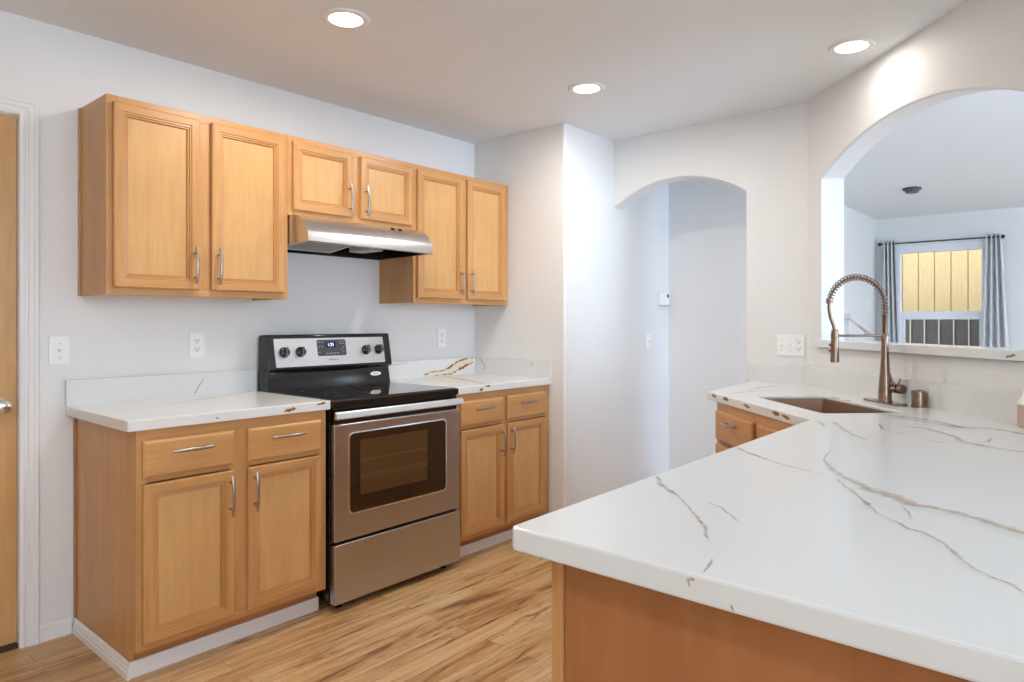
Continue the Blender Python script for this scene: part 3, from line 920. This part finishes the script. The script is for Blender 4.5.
# resample by length
def resample(P, step):
    out = [P[0].copy()]; acc = 0
    for a, b in zip(P, P[1:]):
        L = (b - a).length; d = step - acc
        while d <= L: out.append(a.lerp(b, d / L)); d += step
        acc = L - (d - step)
    return out
PL = resample(path, .0008)
bm = bmesh.new(); tube(bm, PL[::10] + [PL[-1]], .0055, 10, up=(0, 1, 0)); link('hose', bm, 'bronze_dark', fa, smooth=True)
bm = bmesh.new(); C = []
pitch = .0145
for i, p in enumerate(PL):
    d = (PL[min(i + 1, len(PL) - 1)] - PL[max(i - 1, 0)]).normalized(); nx = Vector((0, 1, 0)); ny = d.cross(nx)
    ph = 2 * PI * i * .0008 / pitch
    C.append(p + (nx * math.cos(ph) + ny * math.sin(ph)) * .0128)
tube(bm, C, .0025, 7); link('spring', bm, 'bronze', fa, smooth=True)
end = PL[-1]
bm = bmesh.new(); lathe(bm, [(.0125, -.008), (.0135, 0), (.0125, .012)], end, (0, 0, 1), 20)
HXo = .226
tube(bm, [end, end + Vector((.001, 0, -.03)), end + Vector((-.006, 0, -.07)), Vector((HXo + .005, 0, .335)), Vector((HXo, 0, .315)), Vector((HXo, 0, .290))], .0075, 12, up=(0, 1, 0))
link('hose_end', bm, 'bronze', fa, smooth=40)
bm = bmesh.new(); lathe(bm, [(.0125, .318), (.0140, .314), (.0145, .290), (.0135, .286), (.0150, .282), (.0165, .23), (.0180, .185), (.0180, .178), (.013, .176), (.0, .178)][::-1], (HXo, 0, 0), n=28)
link('spray_head', bm, 'bronze', fa, smooth=40)
for z in (.252, .226):
    bm = bmesh.new(); lathe(bm, [(.006, 0), (.0065, .006), (.004, .010)], (HXo + .015, 0, z), (1, 0, 0), 14)
    link('spray_button', bm, 'bronze_dark', fa, smooth=40)
bm = bmesh.new(); tube(bm, [(.012, 0, .292), (HXo - .012, 0, .292)], .0052, 12); lathe(bm, [(.0165, .281), (.0165, .302)], (HXo, 0, 0), n=28)
link('holder_arm', bm, 'bronze', fa, smooth=40)
bm = bmesh.new()     # valve and thin lever: points towards the right in view, away from the sink
dv = Vector((-.30, .95, 0)).normalized(); jn = Vector((-.034, .016, .066))
tube(bm, [Vector((0, 0, .062)), Vector((-.018, .006, .064)), jn], [.017, .017, .015], 20)
lathe(bm, [(.0, -.022), (.018, -.021), (.0205, -.018), (.021, .022), (.019, .025), (0, .0255)], Vector((-.046, .020, .062)), dv, 32)
tube(bm, [Vector((-.050, .016, .082)), Vector((-.060, .010, .096)), Vector((-.066, .004, .104))], [.0042, .0036, .003], 10)
tube(bm, [Vector((-.010, .006, .150)), Vector((-.024, .012, .100)), Vector((-.034, .014, .080))], [.003, .005, .008], 12)
link('lever', bm, 'bronze', fa, smooth=40)

ag = thing('air_gap_cap', 'short round bronze cap on the counter right of the faucet', 'cap', (3.110, .550, CT))
bm = bmesh.new(); lathe(bm, [(.0285, .0005), (.0285, .004), (.0255, .005), (.0255, .060), (.0235, .066), (.012, .069), (0, .0695)]); link('cap', bm, 'bronze', ag, smooth=40)
so = thing('soap_bottle', 'partly cut off pinkish brown soap bottle with a white shoulder at the right edge', 'bottle', (2.743, 0.183, CT))
so.scale = (.85, .85, .85)
bm = bmesh.new(); lathe(bm, [(.026, .0005), (.029, .004), (.029, .085), (.0, .085)]); link('bottle', bm, 'pink_soap', so, smooth=40)
bm = bmesh.new(); lathe(bm, [(.0295, .086), (.030, .092), (.012, .122), (.010, .128), (.010, .15), (0, .15)]); link('pump_collar', bm, 'white_plastic', so, smooth=40)
bm = bmesh.new(); tube(bm, [(0, 0, .15), (0, 0, .168), (-.012, -.02, .172), (-.022, -.034, .168)], .005, 10); link('pump', bm, 'white_plastic', so, smooth=40)

# ================================================================== RANGE
RX0, RX1 = 1.730, 2.493
rg = thing('electric_range', 'freestanding stainless electric range with black glass top and back control panel', 'stove', ((RX0 + RX1) / 2, 2.53, 0))
rx = (RX0 + RX1) / 2; ry = 2.53
def RB(x0, x1, y0, y1, z0, z1): return B(x0 - rx, x1 - rx, y0 - ry, y1 - ry, z0, z1)
link('body', RB(RX0, RX1, 2.535, 3.125, .04, .884), 'black', rg, bevel=.003)
bm = bmesh.new(); box(bm, RX0 - rx, RX1 - rx, 2.509 - ry, 3.12 - ry, .885, .916)
link('cooktop_frame', bm, 'black', rg, bevel=.005, seg=3)
link('cooktop_glass', RB(RX0 + .010, RX1 - .010, 2.522, 3.06, .916, .919), 'black_glass', rg, bevel=.0015)
for (x, y, r) in ((1.93, 2.68, .105), (2.29, 2.68, .08), (1.93, 2.92, .08), (2.29, 2.92, .105)):
    bm = bmesh.new(); n = 48
    a = [bm.verts.new((x - rx + (r) * math.cos(2 * PI * k / n), y - ry + r * math.sin(2 * PI * k / n), .9193)) for k in range(n)]
    b = [bm.verts.new((x - rx + (r - .002) * math.cos(2 * PI * k / n), y - ry + (r - .002) * math.sin(2 * PI * k / n), .9193)) for k in range(n)]
    for k in range(n): bm.faces.new((a[k], a[(k + 1) % n], b[(k + 1) % n], b[k]))
    link('burner_ring', bm, 'ring', rg)
# backguard: profile in (y, z)
bm = bmesh.new()
prism(bm, [(3.14 - ry, .884), (3.14 - ry, 1.180), (3.125 - ry, 1.192), (3.078 - ry, 1.194), (3.070 - ry, 1.188), (3.040 - ry, 1.024), (3.046 - ry, 1.014), (3.066 - ry, 1.010), (3.070 - ry, 1.002), (3.054 - ry, .9195), (3.054 - ry, .884)], RX0 - rx + .004, RX1 - rx - .004, 'x')
link('backguard', bm, 'black', rg, bevel=.003, seg=2, smooth=30)
# control face: tilted plane through (3.040, 1.024) - (3.070, 1.188)
tilt = math.atan2(.030, .164)
def CPM(x, h, out):    # x world, h height above the lower edge along the face, out = distance in front
    return Vector((x - rx, 3.040 - ry + h * math.sin(tilt) - out * math.cos(tilt), 1.024 + h * math.cos(tilt) + out * math.sin(tilt)))
def on_panel(bm, pts, o0, o1, mat=0):
    a = [bm.verts.new(CPM(x, h, o0)) for x, h in pts]; b = [bm.verts.new(CPM(x, h, o1)) for x, h in pts]
    bm.faces.new(a).material_index = mat; bm.faces.new(b[::-1]).material_index = mat
    for i in range(len(pts)): bm.faces.new((a[i], a[(i + 1) % len(pts)], b[(i + 1) % len(pts)], b[i])).material_index = mat
PX0, PX1 = 1.772, 2.440
bm = bmesh.new(); on_panel(bm, rrect(PX0, PX1, .010, .152, .006), .0, .003)
cpanel = link('control_panel', bm, 'panel_steel', rg, smooth=30)
bm = bmesh.new(); on_panel(bm, rrect(2.012, 2.188, .058, .143, .010), .003, .0042); dsp = link('display', bm, 'display', rg, smooth=30)
bm = bmesh.new(); on_panel(bm, [(2.063, .101), (2.125, .101), (2.125, .131), (2.063, .131)], .0042, .0048); link('screen', bm, 'screen', dsp)
for i in range(5):
    bm = bmesh.new(); on_panel(bm, [(2.062 + i * .017, .068), (2.071 + i * .017, .068), (2.071 + i * .017, .073), (2.062 + i * .017, .073)], .0042, .0047)
    link('key_mark', bm, 'print', dsp)
for i, j in ((2.020, .128), (2.037, .128), (2.020, .104), (2.037, .104), (2.020, .076), (2.148, .130), (2.165, .130), (2.150, .119), (2.167, .119), (2.165, .098), (2.158, .086), (2.167, .074)):
    bm = bmesh.new(); on_panel(bm, [(i, j), (i + .008, j), (i + .008, j + .0035), (i, j + .0035)], .0042, .0047)
    link('key_mark', bm, 'print', dsp)
rot = (PI / 2 - tilt, 0, 0)
text('clock_digits', '1:21', .024, 'digit', dsp, CPM(2.094, .116, .0050), rot)
text('maker_logo', 'Whirlpool', .0145, 'ink', cpanel, CPM(2.104, .038, .0031), rot)
for i, x in enumerate((1.822, 1.912, 2.316, 2.402)):
    k0 = CPM(x, .083, .003); ax = Vector((0, -math.cos(tilt), math.sin(tilt)))
    bm = bmesh.new(); lathe(bm, [(.0265, 0), (.0265, .004), (.0235, .006), (.0225, .018), (.020, .020), (0, .020)], k0, ax, 32)
    kn = link('knob', bm, 'black', rg, smooth=40)
    R = frame_to(ax); up = Vector((0, math.sin(tilt), math.cos(tilt))); sd = Vector((1, 0, 0))
    bm = bmesh.new(); c = k0 + ax * .020
    for s in (1,):
        vs = []
        for (a, b) in ((-.0055, -.023), (.0055, -.023), (.0055, .023), (-.0055, .023)): vs.append(c + sd * (a + b * .12) + up * b)
        lo = [bm.verts.new(v - ax * .004) for v in vs]; hi = [bm.verts.new(v + ax * .012) for v in vs]
        bm.faces.new(lo); bm.faces.new(hi[::-1])
        for q in range(4): bm.faces.new((lo[q], lo[(q + 1) % 4], hi[(q + 1) % 4], hi[q]))
    link('grip', bm, 'grip', kn, bevel=.001)
    bm = bmesh.new(); on_panel(bm, rrect(x + (.044 if i in (0, 2) else -.046), x + (.048 if i in (0, 2) else -.042), .040, .044, .0015), .003, .0035)
    if i in (0, 2): link('indicator_light', bm, 'ink', rg)
    else: bm.free()
    for q in range(5):
        aa = -.6 + q * .3
        cx_, cz_ = x + math.sin(aa) * .034, .083 + math.cos(aa) * .034
        bm = bmesh.new(); on_panel(bm, rrect(cx_ - .0013, cx_ + .0013, cz_ - .0013, cz_ + .0013, .0008, 2), .003, .0034)
        link('dial_mark', bm, 'print', cpanel)
# oval badge on the lower strip
bl = math.atan2(.016, .0825)
def low(x, h, out): return Vector((x - rx, 3.054 - ry + h * math.sin(bl) - out * math.cos(bl), .9195 + h * math.cos(bl) + out * math.sin(bl)))
bm = bmesh.new(); n = 32
a = [bm.verts.new(low(2.392 + .036 * math.cos(2 * PI * k / n), .052 + .011 * math.sin(2 * PI * k / n), .0002)) for k in range(n)]
b = [bm.verts.new(low(2.392 + .036 * math.cos(2 * PI * k / n), .052 + .011 * math.sin(2 * PI * k / n), .002)) for k in range(n)]
bm.faces.new(a); bm.faces.new(b[::-1])
for k in range(n): bm.faces.new((a[k], a[(k + 1) % n], b[(k + 1) % n], b[k]))
bd = link('badge', bm, 'white_plastic', rg, smooth=30)
bm = bmesh.new()      # thin swoosh ring on the badge
a = [bm.verts.new(low(2.392 + .020 * math.cos(2 * PI * k / n), .053 + .0065 * math.sin(2 * PI * k / n), .0022)) for k in range(n)]
b = [bm.verts.new(low(2.392 + .0185 * math.cos(2 * PI * k / n), .0535 + .005 * math.sin(2 * PI * k / n), .0022)) for k in range(n)]
for k in range(n): bm.faces.new((a[k], a[(k + 1) % n], b[(k + 1) % n], b[k]))
link('badge_swirl', bm, 'print', bd)
text('badge_word', 'Whirlpool', .009, 'ink', bd, low(2.392, .052, .0024), (PI / 2 - bl, 0, 0), .0001)
# vent strip, door, window, handle, drawer, feet
link('vent_strip', RB(RX0 + .008, RX1 - .008, 2.520, 2.536, .812, .884), 'black', rg)
dr = link('oven_door', RB(RX0 + .004, RX1 - .002, 2.503, 2.534, .303, .811), 'steel', rg, bevel=.004, seg=3)
def ring_y(pts_o, pts_i, y0, y1):
    bm = bmesh.new(); rr = []
    for pts, y in ((pts_o, y0), (pts_o, y1 + .0015), (pts_i, y1), (pts_i, y0)):
        rr.append([bm.verts.new((x - rx, y - ry, z)) for x, z in pts])
    for a, b in zip(rr, rr[1:] + rr[:1]):
        for k in range(len(a)): bm.faces.new((a[k], a[(k + 1) % len(a)], b[(k + 1) % len(a)], b[k]))
    return bm
link('window_rim', ring_y(rrect(1.806, 2.398, .410, .772, .026), rrect(1.812, 2.392, .416, .766, .022), 2.503, 2.500), 'chrome', dr, smooth=30)
bm = bmesh.new(); prism(bm, [(x - rx, z) for x, z in rrect(1.812, 2.392, .416, .766, .022)], 2.5032 - ry, 2.5012 - ry, 'y'); wn = link('window', bm, 'black_glass', dr)
bm = bmesh.new(); prism(bm, [(x - rx, z) for x, z in rrect(1.868, 2.268, .488, .732, .006)], 2.5012 - ry, 2.5008 - ry, 'y'); link('inner_window', bm, 'oven_glass', wn)
for z in (.560, .572, .640): link('rack_wire', RB(1.874, 2.262, 2.5004, 2.5008, z, z + .0022), 'rack', wn)
bm = bmesh.new()      # flat bar handle on two brackets
prism(bm, [(2.460 - ry, .839), (2.456 - ry, .843), (2.464 - ry, .867), (2.468 - ry, .871), (2.478 - ry, .871), (2.478 - ry, .839)], RX0 - rx - .013, RX1 - rx - .014, 'x')
hd = link('door_handle', bm, 'panel_steel', rg, bevel=.0015)
for x in (RX0 + .03, RX1 - .055): link('handle_bracket', B(x - rx, x - rx + .03, 2.478 - ry, 2.521 - ry, .846, .866), 'black', hd)
link('storage_drawer', RB(RX0 + .002, RX1 - .002, 2.497, 2.534, .034, .291), 'steel', rg, bevel=.004, seg=3)
for x in (1.79, 2.425):
    for y in (2.56, 3.08):
        bm = bmesh.new(); lathe(bm, [(.016, .0005), (.018, .004), (.010, .010), (.007, .012), (.007, .0405)], (x - rx, y - ry, 0), n=16); link('foot', bm, 'black', rg, smooth=40)

# ================================================================== RANGE HOOD
HY0 = 2.701
hx0, hx1 = 1.7335, 2.4905
hd_t = thing('range_hood', 'stainless under-cabinet range hood with a curved front above the stove', 'range hood', ((hx0 + hx1) / 2, WY, 1.612))
hw = (hx1 - hx0) / 2; zb = 1.612
outl = [(-.002, .0), (HY0 - WY + .004, .008), (HY0 - WY, .012), (HY0 - WY + .004, .052)]
# curved top from the front lip up to under the cabinet
p0 = Vector((HY0 - WY + .004, .052)); p2 = Vector((2.83 - WY, .1425)); p1 = Vector((HY0 - WY + .045, .135))
for i in range(1, 13):
    s = i / 12; q = p0 * (1 - s) ** 2 + p1 * 2 * s * (1 - s) + p2 * s * s; outl.append((q.x, q.y))
outl += [(-.002, .1425)]
bm = bmesh.new()
outer_l = [bm.verts.new((-hw, y, z)) for y, z in outl]; outer_r = [bm.verts.new((hw, y, z)) for y, z in outl]
N_ = len(outl)
for i in range(N_ - 1): bm.faces.new((outer_l[i + 1], outer_l[i], outer_r[i], outer_r[i + 1])) if i > 0 else None
bm.faces.new((outer_l[-1], outer_l[0], outer_r[0], outer_r[-1]))
bm.faces.new(outer_l); bm.faces.new(outer_r[::-1])
# underside: flange then a recess
def rc(ins, z0, z1): return [bm.verts.new(p) for p in ((-hw + ins, -.002 - ins, z0), (-hw + ins, HY0 - WY + .004 + ins, z1), (hw - ins, HY0 - WY + .004 + ins, z1), (hw - ins, -.002 - ins, z0))]
A_ = [outer_l[0], outer_l[1], outer_r[1], outer_r[0]]
B_ = rc(.014, .0004, .0078); C_ = rc(.016, .05, .05)
for a, b in ((A_, B_), (B_, C_)):
    for k in range(4): bm.faces.new((a[k], a[(k + 1) % 4], b[(k + 1) % 4], b[k])).material_index = 1 if a is B_ else 0
bm.faces.new(C_).material_index = 1
link('shell', bm, ['hood_steel', 'black'], hd_t, smooth=25)
bm = bmesh.new(); mx = Matrix.Translation((-.15, -.20, .034)) @ Matrix.Rotation(math.radians(-7), 4, 'X')
box(bm, -.185, .150, -.13, .13, -.004, .004, 0, mx); link('grease_filter', bm, 'filter', hd_t)
bm = bmesh.new()
for (a, b, c, d) in ((-.195, .160, -.142, -.128), (-.195, .160, .128, .142), (-.195, -.182, -.128, .128), (.147, .160, -.128, .128)): box(bm, a, b, c, d, -.006, .006, 0, mx)
link('filter_frame', bm, 'chrome', hd_t)
link('light_lens', B(.06, .15, -.33, -.16, .012, .049), 'lens', hd_t, bevel=.004)
for x in (2.268, 2.318):
    bm = bmesh.new(); lathe(bm, [(.011, -.002), (.011, .0035), (.009, .005), (0, .005)], (x - (hx0 + hx1) / 2, 2.765 - WY, .1225), (0, -.62, .78), 20)
    link('switch', bm, 'black', hd_t, smooth=40)

# ================================================================== PLATES, LAMPS AND SMALL FITTINGS
def wall_plate(name, label, cat, loc, rz, w=.070, h=.115, kind='outlet', group=None):
    """plate whose face looks along local -y"""
    t = thing(name, label, cat, loc, rz, group)
    bm = bmesh.new(); prism(bm, rrect(-w / 2, w / 2, -h / 2, h / 2, .004, 3), 0, -.006, 'y'); link('plate', bm, 'white_plastic', t, bevel=.0015)
    def outlet(cx):
        for s in (-1, 1):
            bm = bmesh.new(); prism(bm, [(cx + x, s * .0195 + z) for x, z in rrect(-.0165, .0165, -.0135, .0135, .008, 5)], -.006, -.0085, 'y')
            rc_ = link('receptacle', bm, 'white_plastic', t, smooth=30)
            bm = bmesh.new()
            box(bm, cx - .0078, cx - .0052, -.0092, -.0085, s * .0195 - .001, s * .0195 + .008)
            box(bm, cx + .0052, cx + .0078, -.0092, -.0085, s * .0195 - .001, s * .0195 + .007)
            lathe(bm, [(.0028, 0), (.0028, .0007)], (cx, -.0085, s * .0195 - .0075), (0, -1, 0), 12)
            link('slot', bm, 'slot', rc_)
    def toggle(cx):
        bm = bmesh.new(); box(bm, cx - .005, cx + .005, -.0075, -.006, -.012, .012)
        mx = Matrix.Translation((cx, -.0075, 0)) @ Matrix.Rotation(math.radians(-22), 4, 'X')
        box(bm, -.0042, .0042, -.014, .002, -.0045, .0045, 0, mx); link('toggle', bm, 'white_plastic', t, bevel=.0008)
        for z in (-.030, .030):
            bm = bmesh.new(); lathe(bm, [(.003, 0), (.0028, .0008), (0, .001)], (cx, -.006, z), (0, -1, 0), 12)
            link('screw', bm, 'chrome', t)
    if kind == 'outlet': outlet(0)
    elif kind == 'switch': toggle(0)
    elif kind == 'three': toggle(-.046); toggle(0); outlet(.046)
    return t


wall_plate('wall_outlet', 'white duplex outlet on the wall above the left countertop', 'outlet', (1.442, WY - .0005, 1.151), 0, group='duplex outlets')
wall_plate('wall_outlet', 'white duplex outlet on the wall right of the range, under the corner cabinet', 'outlet', (2.985, WY - .0005, 1.155), 0, group='duplex outlets')
wall_plate('light_switch', 'white toggle switch between the door casing and the left countertop', 'switch', (.892, WY - .0005, 1.143), 0, .072, .112, 'switch')
wall_plate('switch_and_outlet_plate', 'wide white plate with two switches and an outlet beside the arched doorway', 'switch', (AX - .0005, 1.288, 1.130), -PI / 2, .146, .115, 'three')
wall_plate('light_switch', 'small white plate on the hall wall below the thermostat', 'switch', (4.268, SY - .0005, 1.118), 0, .062, .105, 'switch')
wall_plate('light_switch', 'white switch plate on the left wall of the far room', 'switch', (8.332, LY - .0005, 1.430), 0, .075, .118, 'switch')

th = thing('thermostat', 'small white thermostat with a dark screen on the hall wall', 'thermostat', (4.48, SY - .0005, 1.425))
bm = bmesh.new(); box(bm, -.062, .062, -.026, 0, -.045, .045); hs = link('housing', bm, 'white_plastic', th, bevel=.004)
link('screen', B(.024, .050, -.0268, -.0262, .010, .034), 'slot', th)
link('lower_ridge', B(-.066, .066, -.032, 0, -.053, -.0455), 'chrome', th, bevel=.002)


def downlight(label, x, y, watts=CAN_W):
    t = thing('downlight', label, 'ceiling light', (x, y, CZ), 0, 'recessed ceiling lights')
    bm = bmesh.new(); lathe(bm, [(.064, -.001), (.066, -.006), (.082, -.008), (.092, -.004), (.094, -.0005)], n=48)
    link('trim_ring', bm, 'trim', t, smooth=40)
    bm = bmesh.new(); lathe(bm, [(.0635, -.0055), (.0, -.0065)][::-1], n=40); link('diffuser', bm, 'lamp', t, smooth=40)
    ld = bpy.data.lights.new('downlight_glow', 'AREA'); ld.shape = 'DISK'; ld.size = .12; ld.energy = watts; ld.color = CAN_COL; ld.spread = math.radians(178)
    lo = bpy.data.objects.new('downlight_glow', ld); COL.objects.link(lo); lo.parent = t; lo.location = (0, 0, -.012)
    return t


downlight('bright recessed ceiling light nearest the wall cabinets, leftmost of the lights', 1.598, 2.232)
downlight('bright recessed ceiling light in front of the arched doorway wall corner', 2.867, 1.973)
downlight('recessed ceiling light beside the diagonal wall, above the sink', 3.172, .812, 1.3)
for x, y in ((-.3, 1.1),):
    downlight('recessed ceiling light out of view above the camera', x, y)

sd = thing('smoke_detector', 'dark smoke detector on the ceiling of the far room', 'smoke detector', (6.885, 1.269, CZ))
bm = bmesh.new(); lathe(bm, [(.072, -.0005), (.075, -.012), (.068, -.020)][::-1], n=32); link('base', bm, 'dark_grey', sd, smooth=40)
bm = bmesh.new(); lathe(bm, [(0, -.046), (.046, -.044), (.054, -.036), (.056, -.0205)], n=32); link('cover', bm, 'dark_grey', sd, smooth=40)

# curtains on their rod
rodx = LX - .085
rt = thing('curtain_rod', 'thin dark curtain rod above the far window', 'curtain rod', (rodx, 1.35, 2.142))
bm = bmesh.new(); tube(bm, [(0, -.565, 0), (0, .565, 0)], .008, 12); link('rod', bm, 'slot', rt, smooth=40)
for s in (-1, 1):
    bm = bmesh.new(); lathe(bm, [(.010, 0), (.019, .006), (.021, .018), (.016, .030), (0, .034)], (0, s * .560, 0), (0, s, 0), 18); link('finial', bm, 'slot', rt, smooth=40)
for s in (-.47, .47):
    link('bracket', B(.006, .0845, s - .008, s + .008, -.012, .008), 'slot', rt)


def curtain(label, y0, y1, b0, b1, seed):
    rnd = random.Random(seed); bm = bmesh.new(); n = 90; m = 14
    cy = (y0 + y1) / 2
    t = thing('curtain', label, 'curtain', (rodx, cy, .04), 0, 'grey curtains at the far window')
    grid = []
    ph = rnd.uniform(0, 6)
    for j in range(m + 1):
        s = j / m; rowv = []
        for i in range(n + 1):
            u = i / n
            a = y0 + (y1 - y0) * u; b = b0 + (b1 - b0) * u
            y = a * (1 - s) + b * s
            x = .035 * math.sin(u * 2 * PI * 3.5 + ph) * (1 - .25 * s) + .006 * math.sin(u * 23 + s * 5)
            rowv.append(bm.verts.new((x, y - cy, 2.135 - s * 2.095)))
        grid.append(rowv)
    for j in range(m):
        for i in range(n): bm.faces.new((grid[j][i], grid[j][i + 1], grid[j + 1][i + 1], grid[j + 1][i]))
    o = link('cloth', bm, 'cloth', t, smooth=True)
    md = o.modifiers.new('thick', 'SOLIDIFY'); md.thickness = .003
    return t


c1 = curtain('grey curtain drawn to the left side of the far window', 1.895, 1.765, 1.90, 1.70, 3)
c2 = curtain('grey curtain drawn to the right side of the far window', .915, .785, .985, .68, 5)
